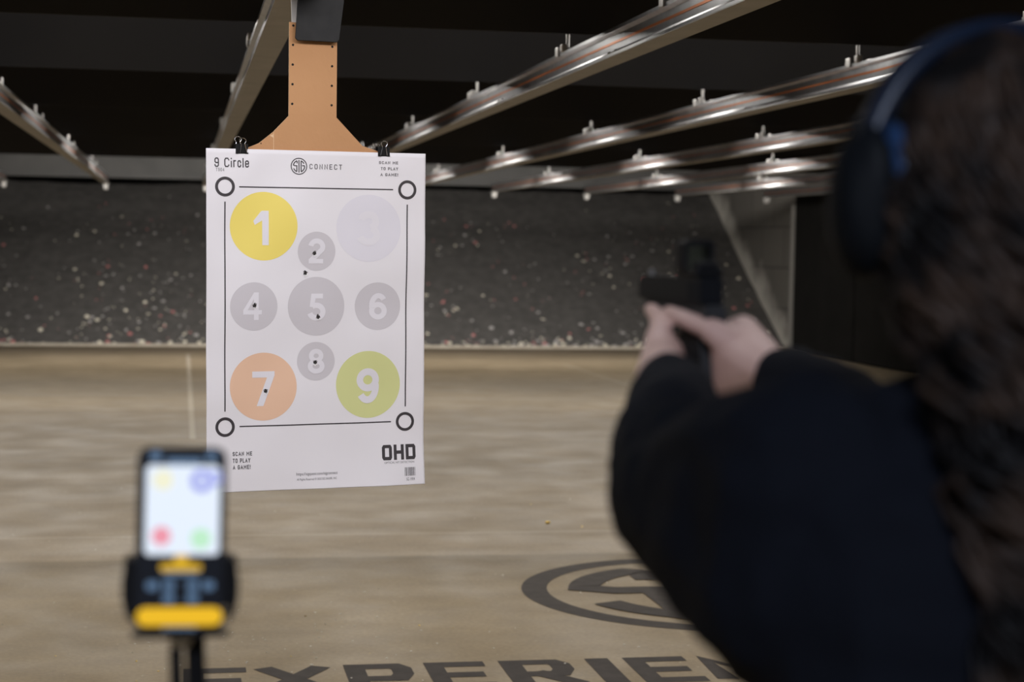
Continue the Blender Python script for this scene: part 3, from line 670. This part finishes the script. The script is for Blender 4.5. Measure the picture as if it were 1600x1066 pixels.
pic('gold_button', rr(217, 347, 947, 975, .0075), 'scr_gold')
pic('header_bar', rr(256, 308, 977, 981, .001), 'scr_btn')
st = empty('phone_stand', (.001, 1.55, 0), (0, 0, 0), 'slim black tripod stand with a clamp gripping the lit phone', 'tripod stand')
def PZ(py): return 1.25 + (842 - py) * U
for s in (-1, 1):
    pts = [(s * .0375, -.050), (s * .0375, -.018), (s * .041, -.014), (s * .0455, -.022), (s * .0475, -.034), (s * .0475, -.048), (s * .045, -.060), (s * .040, -.068), (s * .0375, -.069)]
    obj('clamp_jaw', prism(B(), [(p[0], PZ(842) + p[1] * 1.0) for p in pts], 'y', -.046, -.022), M['black'], st)
bm = B(); box(bm, (-.047, -.024, PZ(955)), (.047, -.010, PZ(872)), .006); obj('clamp_back', bm, M['black'], st)
bm = B(); box(bm, (-.040, -.048, PZ(994)), (.040, -.026, PZ(986.5)), .003); obj('clamp_shelf', bm, M['black'], st)
bm = B(); cyl(bm, (0, -.028, PZ(1000)), (0, -.028, PZ(984)), .011, seg=20); ball(bm, (0.0, -.02, PZ(1003)), .011); obj('ball_joint', bm, M['steel'], st)
bm = B(); tube(bm, [(.012, -.012, PZ(985)), (.0145, -.010, 1.10), (.0145, 0, 1.0), (.014, 0, .30)], .0085, 12); obj('pole', bm, M['black'], st)
bm = B(); tube(bm, [(-.003, -.02, PZ(990)), (-.0035, -.02, PZ(1035)), (-.0025, -.022, PZ(1080)), (-.001, -.02, 1.05), (.014, 0, .98)], .0055, 10); obj('side_rod', bm, M['black'], st)
for k in range(3):
    a = math.radians(90 + 120 * k); bm = B()
    tube(bm, [(.014 + .01 * math.cos(a), .01 * math.sin(a), .42), (.014 + .17 * math.cos(a), .17 * math.sin(a), .20), (.014 + .33 * math.cos(a), .33 * math.sin(a), .009)], .008, 10)
    lg = obj('leg', bm, M['black'], st)
    bm = B(); cyl(bm, (.014 + .33 * math.cos(a), .33 * math.sin(a), 0), (.014 + .33 * math.cos(a), .33 * math.sin(a), .03), .012); obj('rubber_foot', bm, M['foam'], lg)

# ------------------------------------------------------------------ pistol
GM = Matrix.Translation((.556, 1.852, 1.437)) @ Matrix.Rotation(math.radians(7), 4, 'Z') @ Matrix.Rotation(math.radians(.5), 4, 'X')
gun = empty('pistol', label='black pistol with a square red-dot sight, gripped in both outstretched hands', cat='pistol'); gun.matrix_world = GM
bm = B(); prism(bm, [(0, 0), (.182, 0), (.182, .020), (.178, .027), (.03, .030), (0, .029)], 'x', -.0135, .0135)
bmesh.ops.bevel(bm, geom=bm.edges[:], offset=.002, segments=2, affect='EDGES')
for k in range(6): box(bm, (-.0142, .008 + k * .005, .004), (.0142, .0105 + k * .005, .024))
obj('slide', bm, M['blackm'], gun)
bm = B(); cyl(bm, (0, .17, .016), (0, .184, .016), .0065); obj('barrel', bm, M['steel'], gun)
bm = B(); prism(bm, [(-.012, .0005), (.168, .0005), (.168, -.016), (.150, -.019), (.062, -.019), (.056, -.030), (.040, -.112), (-.006, -.118), (-.012, -.085), (.006, -.036), (-.016, -.016)], 'x', -.0125, .0125)
bmesh.ops.bevel(bm, geom=bm.edges[:], offset=.003, segments=2, affect='EDGES'); obj('frame', bm, M['polymer'], gun)
bm = B(); tube(bm, [(0, .060, -.026), (0, .066, -.048), (0, .080, -.056), (0, .098, -.050), (0, .108, -.036), (0, .112, -.018)], .0042, 8); obj('trigger_guard', bm, M['polymer'], gun)
bm = B(); tube(bm, [(0, .082, -.018), (0, .080, -.030), (0, .085, -.042)], .003, 8); obj('trigger', bm, M['blackm'], gun)
bm = B(); box(bm, (-.0135, -.012, -.130), (.0135, .048, -.114), .003); obj('magazine_base', bm, M['polymer'], gun)
bm = B(); box(bm, (-.002, .172, .027), (.002, .178, .033)); obj('front_sight', bm, M['steel'], gun)
bm = B(); box(bm, (-.016, .008, .0295), (.016, .060, .039), .002)
for s in (-1, 1): box(bm, (s * .0155 - .0025, .036, .037), (s * .0155 + .0025, .060, .066), .0015)
prism(bm, [(-.018, .063), (.018, .063), (.0165, .0668), (.011, .0695), (-.011, .0695), (-.0165, .0668)], 'y', .036, .060); box(bm, (-.0125, .010, .038), (.0125, .03, .046), .002)
op = obj('red_dot_sight', bm, M['black'], gun)
obj('sight_window', box(B(), (-.0135, .050, .039), (.0135, .052, .064)), M['lens'], op)

# ------------------------------------------------------------------ shooter
P = dict(head=V((.600, 1.275, 1.535)))
def G(x, y, z): return GM @ V((x, y, z))
wrL, wrR = V((.470, 1.742, 1.360)), G(.028, -.078, -.062)
elL, elR = V((.416, 1.462, 1.294)), V((.690, 1.530, 1.292))
shL, shR = V((.445, 1.225, 1.335)), V((.785, 1.300, 1.335))
hd = P['head']
HR = Matrix.Translation(hd) @ Matrix.Rotation(math.radians(4), 4, 'Z')
def Hd(x, y, z): return HR @ V((x, y, z))
parts = [
    hull((Hd(0, -.012, .030), (.075, .092, .088)), (Hd(0, .02, .0), (.070, .075, .085))),               # skull
    hull((Hd(0, .03, -.01), .066), (Hd(0, .058, -.090), .026), (Hd(.03, .0, -.06), .03), (Hd(-.03, .0, -.06), .03)),   # face and jaw
    hull((Hd(0, .092, .008), .008), (Hd(0, .110, -.024), .0085)),                                        # nose
    hull((Hd(-.03, .082, .026), .009), (Hd(.03, .082, .026), .009)),                                      # brow
    hull((Hd(-.018, .086, -.052), .007), (Hd(.018, .086, -.052), .007), (Hd(0, .092, -.050), .007)),      # mouth
    hull((Hd(0, .086, -.062), .007), (Hd(.010, .086, -.062), .006), (Hd(-.010, .086, -.062), .006)),
    hull((hd + V((0, -.025, -.06)), .052), (V((.612, 1.235, 1.40)), .058)),                              # neck
    hull((V((.445, 1.225, 1.333)), .055), (V((.785, 1.30, 1.333)), .055), (V((.62, 1.24, 1.365)), .06)),
    hull((V((.52, 1.21, 1.30)), .085), (V((.71, 1.25, 1.30)), .085), (V((.55, 1.17, 1.08)), .075), (V((.69, 1.18, 1.08)), .075)),
    hull((V((.55, 1.17, 1.08)), .08), (V((.69, 1.18, 1.08)), .08), (V((.53, 1.13, .92)), .09), (V((.71, 1.14, .92)), .09)),
    hull((shL, .052), (elL, .042)), hull((elL, .042), (elL.lerp(wrL, .4), .040), (wrL, .0265)),
    hull((shR, .052), (elR, .042)), hull((elR, .042), (elR.lerp(wrR, .4), .040), (wrR, .0265)),
]
for s, hip, knee, ank in ((-1, V((.53, 1.14, .90)), V((.49, 1.26, .50)), V((.45, 1.22, .085))), (1, V((.71, 1.14, .90)), V((.76, 1.12, .50)), V((.80, 1.02, .085)))):
    parts += [hull((hip, .088), (knee, .055)), hull((knee, .055), (knee.lerp(ank, .3), .056), (ank, .036)), hull((ank, .036), (ank + V((0, .12, -.045)), .03), (ank + V((0, -.04, -.045)), .03))]
for s in (-1, 1):                                                                                         # ears
    parts.append(hull((Hd(s * .076, -.012, .012), (.008, .018, .026)), (Hd(s * .074, -.006, -.02), .009)))
def finger(pts, r=.0088):
    pts = [G(*p) for p in pts]; n = len(pts) - 1
    return [hull((pts[i], r * (1 - .10 * i)), (pts[i + 1], r * (1 - .10 * (i + 1)))) for i in range(n)]
# right hand round the grip
kn = [(.024, .046, -.034), (.027, .038, -.054), (.027, .030, -.074), (.025, .022, -.092)]
parts += [hull((wrR, .027), *[(G(*k), .012) for k in kn], (G(.010, -.022, -.045), .017), (G(.014, -.018, -.085), .017), (G(.032, -.012, -.028), .019))]
parts += finger([kn[0], (.024, .072, -.030), (.014, .088, -.036), (.001, .0915, -.040)])
for j, k in enumerate(kn[1:]):
    z = k[2]; parts += finger([k, (.022, .064 - .008 * j, z + .004), (.004, .072 - .009 * j, z + .002), (-.017, .058 - .008 * j, z), (-.020, .040 - .008 * j, z)], .0086)
parts += [hull((G(.012, -.030, -.040), .019), (G(-.006, -.014, -.026), .014))]
parts += finger([(-.006, -.014, -.026), (-.019, .012, -.018), (-.0245, .038, -.013), (-.0255, .060, -.011)], .0115)
# left hand closed over it
kl = [(-.040, .060, -.046), (-.042, .058, -.067), (-.040, .052, -.088), (-.036, .044, -.107)]
parts += [hull((wrL, .027), *[(G(*k), .0125) for k in kl], (G(-.046, .012, -.052), .020), (G(-.044, .006, -.090), .022))]
for j, k in enumerate(kl):
    z = k[2]; parts += finger([k, (-.024, .086 - .008 * j, z + .002), (.004, .092 - .009 * j, z + .001), (.030, .078 - .008 * j, z), (.036, .056 - .007 * j, z)], .0086)
parts += [hull((G(-.056, .004, -.062), .022), (G(-.044, .036, -.034), .0155))]
parts += finger([(-.044, .036, -.034), (-.035, .062, -.022), (-.028, .088, -.014), (-.026, .110, -.010)], .0118)
body = link('person', union('person', parts, .0032, 4), M['skin'])
tag(body, 'person seen from behind in dark sweater, arms outstretched aiming a pistol', 'person')
for s in (-1, 1): obj('eye', ball(B(), Hd(s * .031, .080, .006), .0115), M['eye'], body)
# sweater
def dirp(a, b, d): return a + (b - a).normalized() * d
cuffL = wrL.lerp(elL, .07) + V((.010, .004, .002)); cuffR = wrR.lerp(elR, .13)
cl = [
    hull((V((.440, 1.222, 1.318)), .072), (V((.790, 1.297, 1.322)), .072), (V((.615, 1.235, 1.368)), .066)),
    hull((V((.50, 1.20, 1.275)), .105), (V((.725, 1.245, 1.275)), .105), (V((.510, 1.17, 1.06)), .105), (V((.71, 1.18, 1.06)), .105)),
    hull((V((.510, 1.17, 1.06)), .105), (V((.71, 1.18, 1.06)), .105), (V((.53, 1.14, .86)), .115), (V((.71, 1.15, .86)), .115)),
    hull((shL, .080), (V((.430, 1.230, 1.248)), .073), (elL + V((0, 0, -.006)), .064)),
    hull((elL, .063), (elL.lerp(cuffL, .5), .056), (cuffL, .038)),
    hull((shR, .080), (V((.77, 1.29, 1.27)), .075), (elR, .055)), hull((elR, .054), (elR.lerp(cuffR, .5), .047), (cuffR, .040)),
    hull((hd + V((0, -.02, -.115)), .060), (V((.612, 1.235, 1.40)), .07)),
]
me = union('sweater', cl, .006, 6)
for v, nn in zip(me.vertices, [v.normal.copy() for v in me.vertices]):
    q = v.co.copy(); v.co = q + nn * (.006 * noise.noise(V((q.x * 9, q.y * 14, q.z * 16))) + .003 * noise.noise(V((q.x * 30, q.y * 26, q.z * 34))))
link('sweater', me, M['cloth'], body)
tr = [hull((V((.54, 1.14, .90)), .12), (V((.70, 1.15, .90)), .12), (V((.54, 1.14, .82)), .105), (V((.70, 1.15, .82)), .105))]
for hip, knee, ank in ((V((.53, 1.14, .86)), V((.49, 1.26, .50)), V((.45, 1.22, .10))), (V((.71, 1.14, .86)), V((.76, 1.12, .50)), V((.80, 1.02, .10)))):
    tr += [hull((hip, .108), (knee, .076)), hull((knee, .076), (ank, .060))]
link('trousers', union('trousers', tr, .009, 6), M['trouser'], body)
for ank in (V((.45, 1.22, .085)), V((.80, 1.02, .085))):
    sh = [hull((ank + V((0, -.035, -.045)), .038), (ank + V((0, .06, -.048)), .036), (ank + V((0, .16, -.056)), (.04, .03, .028)), (ank + V((0, -.01, .0)), .045))]
    me = union('shoe', sh, .006, 4)
    zmin = min(v.co.z for v in me.vertices)
    for v in me.vertices: v.co.z = max(0.0, v.co.z - max(zmin, 0)) if v.co.z > .004 else 0.0
    link('shoe', me, M['shoe'], body)
# hair: a full mass down the back plus many loose curls
random.seed(5)
mass = [
    hull((Hd(0, -.020, .040), (.088, .098, .090)), (Hd(0, -.040, .0), (.090, .078, .09))),
    hull((Hd(-.035, -.05, -.02), .056), (Hd(.045, -.05, -.02), .056), (V((.560, 1.150, 1.40)), .046), (V((.695, 1.165, 1.40)), .046)),
    hull((V((.560, 1.145, 1.40)), .046), (V((.695, 1.16, 1.40)), .048), (V((.580, 1.085, 1.22)), .034), (V((.685, 1.105, 1.22)), .036)),
    hull((V((.580, 1.085, 1.22)), .034), (V((.685, 1.105, 1.22)), .036), (V((.592, 1.072, 1.10)), .022), (V((.665, 1.085, 1.09)), .024)),
]
me = union('hair_mass', mass, .007, 4)
for v, nn in zip(me.vertices, [v.normal.copy() for v in me.vertices]):
    q = v.co.copy(); v.co = q + nn * (.016 * noise.noise(V((q.x * 22, q.y * 22, q.z * 20))) + .007 * noise.noise(V((q.x * 55, q.y * 55, q.z * 40))))
bm = B(); bm.from_mesh(me); bpy.data.meshes.remove(me)
for i in range(430):
    a = random.uniform(math.radians(150), math.radians(395)); el = random.uniform(-.1, 1.3)
    st0 = Hd(.085 * math.cos(el) * math.cos(a), -.02 + .095 * math.cos(el) * math.sin(a), .035 + .088 * math.sin(el))
    out = Hd(.100 * math.cos(a), -.03 + .105 * math.sin(a), -.02 + random.uniform(-.03, .02))
    f = random.random()
    mid = V((.505 + .245 * f, 1.090 + .030 * f - .040 * math.sin(math.pi * f) + random.uniform(-.006, .02), 1.36 + random.uniform(-.03, .03)))
    end = V((.535 + .175 * f + random.uniform(-.02, .02), 1.050 + .03 * f + random.uniform(-.015, .02), random.uniform(1.06, 1.26)))
    pts = []; n = 34; rad = random.uniform(.009, .019); ph0 = random.uniform(0, 6.3); turns = random.uniform(5, 8)
    for k in range(n + 1):
        t = k / n
        if t < .25: p = st0.lerp(out, t / .25)
        elif t < .6: p = out.lerp(mid, (t - .25) / .35)
        else: p = mid.lerp(end, (t - .6) / .4)
        g = rad * min(1, .25 + t * 1.5)
        pts.append(p + V((g * math.cos(ph0 + turns * 6.28 * t), g * math.sin(ph0 + turns * 6.28 * t), 0)))
    tube(bm, pts, [.0046 * (1 - .5 * abs(2 * k / n - .8)) for k in range(n + 1)], 5)
obj('hair', bm, M['hair'], body, smooth=True)

# ear defenders
ed = empty('ear_defenders', label='dark blue-black ear defenders worn over the shooter\'s brown hair', cat='ear defenders'); ed.matrix_world = HR
pts = []
bm = B(); rings = []
for k in range(33):
    a = math.pi * k / 32; r1, r2 = .108, .118
    rings.append([bm.verts.new((rad * 1.0 * math.cos(a), y - .004, .005 + rad * 1.12 * math.sin(a))) for rad, y in ((r1, -.018), (r1, .018), (r2, .014), (r2, -.014))])
for a, b in zip(rings, rings[1:]):
    for k in range(4): bm.faces.new((a[k], a[(k + 1) % 4], b[(k + 1) % 4], b[k]))
bm.faces.new(rings[0][::-1]); bm.faces.new(rings[-1])
obj('headband', bm, M['navy'], ed, smooth=True)
for s in (-1, 1):
    bm = hull((V((s * .108, -.008, .018)), (.018, .034, .040)), (V((s * .108, -.008, -.022)), (.018, .032, .036)), (V((s * .122, -.008, -.002)), (.012, .026, .044)))
    bmesh.ops.subdivide_edges(bm, edges=bm.edges[:], cuts=1, use_grid_fill=True)
    e = obj('ear_cup', bm, M['cup'], ed, smooth=True)
    bm = hull((V((s * .090, -.008, .02)), (.012, .036, .040)), (V((s * .090, -.008, -.024)), (.012, .034, .036))); obj('ear_cushion', bm, M['cushion'], e, smooth=True)
    bm = B(); box(bm, (s * .114 - .006, -.016, .0), (s * .114 + .006, .000, .06), .003); obj('slider_arm', bm, M['black'], e)
